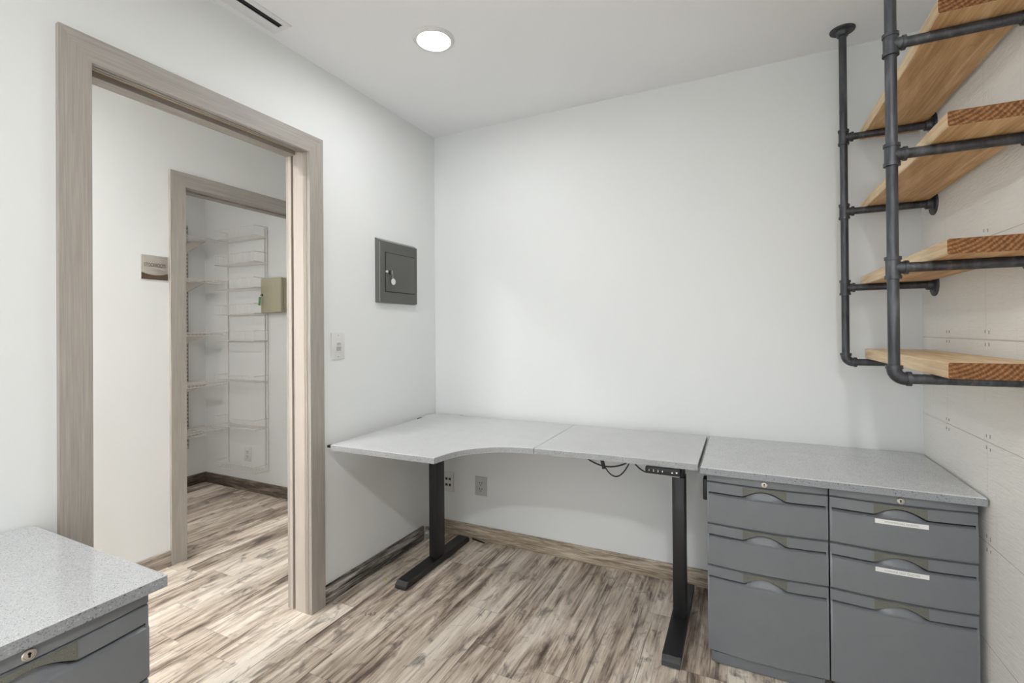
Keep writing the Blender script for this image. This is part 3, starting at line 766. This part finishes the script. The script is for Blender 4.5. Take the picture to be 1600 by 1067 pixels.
pipe_frame(-.845, 'near iron pipe frame nearest the viewer, cut by the top edge', 2.086)
def plank(zb, y0, y1, label, th=.038, x0=2.163, x1=2.358, mats=('pine', 'pine_pale'), seed=0, rough=.0):
    rnd = random.Random(seed)
    n = 26; w = x1-x0; c = .003
    sec = [(-w/2+c, 0), (w/2-c, 0), (w/2, c), (w/2, th-c), (w/2-c, th), (-w/2+c, th), (-w/2, th-c), (-w/2, c)]
    k_ = len(sec); vs = []
    for i in range(n+1):
        y = y0+(y1-y0)*i/n
        jl = rnd.uniform(-1, 1)*rough
        for (x, z) in sec:
            e = jl if x < 0 else 0
            vs.append((x+e, y-(y0+y1)/2+(rnd.uniform(-.001, .001) if i in (0, n) else 0), z+(rnd.uniform(-rough, rough)*.5 if z > th/2 else 0)))
    fs = []; ms = []
    for i in range(n):
        for q in range(k_):
            fs.append([i*k_+q, (i+1)*k_+q, (i+1)*k_+(q+1) % k_, i*k_+(q+1) % k_]); ms.append(0 if q == 0 else 1)
    fs += [list(range(k_)), [n*k_+q for q in range(k_-1, -1, -1)]]; ms += [2, 2]
    mb = MB().add(vs, fs, mats=ms)
    o = mb.build('wooden_shelf', [mats[0], mats[1], 'endgrain'], None, ((x0+x1)/2, (y0+y1)/2, zb))
    return tag(o, label, 'shelf', 'rough wooden shelf planks on iron pipes')
plank(TZ[0]+PR, -.930, -.045, 'topmost rough wooden shelf plank on the pipe frames', .037, seed=1, rough=.0012, mats=('pine', 'pine_pale'))
plank(TZ[1]+PR, -.975, -.045, 'second rough wooden shelf plank from the top on the pipe frames', .036, seed=2, rough=.0012, mats=('pine', 'pine_pale'))
plank(TZ[2]+PR, -.968, -.045, 'third wooden shelf plank with striped end grain, above the lowest one', .038, seed=3, rough=.0006, mats=('pine', 'pine_pale'))
plank(EZ_+PR, -.966, -.105, 'lowest pale wooden shelf plank on the pipe frames', .039, seed=4, rough=.0003, mats=('pine_pale', 'pine_pale'))

# ------------------------------------------------------------------ bits on the floor
q = MB().text('143', (0, 0, .0004), (.86, .5, 0), (-.5, .86, 0), .034, 0, 1.1, .0002)
o = q.build('floor_marking', 'floor_ink', None, (.24, -.852, 0)); tag(o, 'small number 143 printed on a floor plank before the doorway', 'floor marking')
def scrap(name, label, loc, mat, s):
    mb = MB(); rnd = random.Random(sum(map(ord, label))); n = 9
    vs = [(s*(.6+.4*rnd.random())*math.cos(2*PI*i/n), s*(.5+.4*rnd.random())*math.sin(2*PI*i/n), 0) for i in range(n)]
    vs += [(x*.7, y*.7, s*.35*(.6+rnd.random()*.5)) for x, y, z in vs]
    mb.add(vs, [list(range(n))[::-1], list(range(n, 2*n))]+[[i, (i+1) % n, n+(i+1) % n, n+i] for i in range(n)])
    tag(mb.build(name, mat, None, loc), label, 'scrap')
scrap('plastic_scrap', 'tiny yellow scrap on the floor between baseboard and desk foot', (.103, -.593, 0), 'debris_y', .011)
scrap('paper_scrap', 'tiny cream crumb on the floor beside the left desk foot', (.190, -.545, 0), 'debris_w', .010)
scrap('paper_scrap', 'tiny cream crumb on the floor between right desk foot and pedestal', (1.520, -.676, 0), 'debris_w', .006)

# ------------------------------------------------------------------ camera, world, view
cam = bpy.data.cameras.new('camera'); co = bpy.data.objects.new('camera', cam); C.objects.link(co)
fw = Vector((-.43517109, .90033722, .00436102)); r = Vector((.9003053, .43519251, -.00760568)); u = Vector((.00874556, -.000616475, .99996157))
co.matrix_world = Matrix(((r.x, u.x, -fw.x, 1.7156), (r.y, u.y, -fw.y, -2.4539), (r.z, u.z, -fw.z, 1.2387), (0, 0, 0, 1)))
cam.sensor_width = 36; cam.lens = 742.63/1600*36; cam.shift_y = -21.03/1600; cam.clip_start = .02
bpy.context.scene.camera = co
w = bpy.data.worlds.new('world'); bpy.context.scene.world = w; w.use_nodes = True
w.node_tree.nodes['Background'].inputs[0].default_value = (.9, .95, 1, 1); w.node_tree.nodes['Background'].inputs[1].default_value = 5.5
pl = bpy.data.lights.new('fill_window_portal', 'AREA'); pl.shape = 'RECTANGLE'; pl.size = WX1-WX0; pl.size_y = WZ1-WZ0; pl.cycles.is_portal = True
po = bpy.data.objects.new('fill_window_portal', pl); C.objects.link(po); po.location = ((WX0+WX1)/2, YF-.12, (WZ0+WZ1)/2); po.rotation_euler = (PI/2, 0, 0)
vs_ = bpy.context.scene.view_settings
vs_.view_transform = 'Standard'; vs_.look = 'None'; vs_.gamma = 1; vs_.exposure = -.09; vs_.use_curve_mapping = False
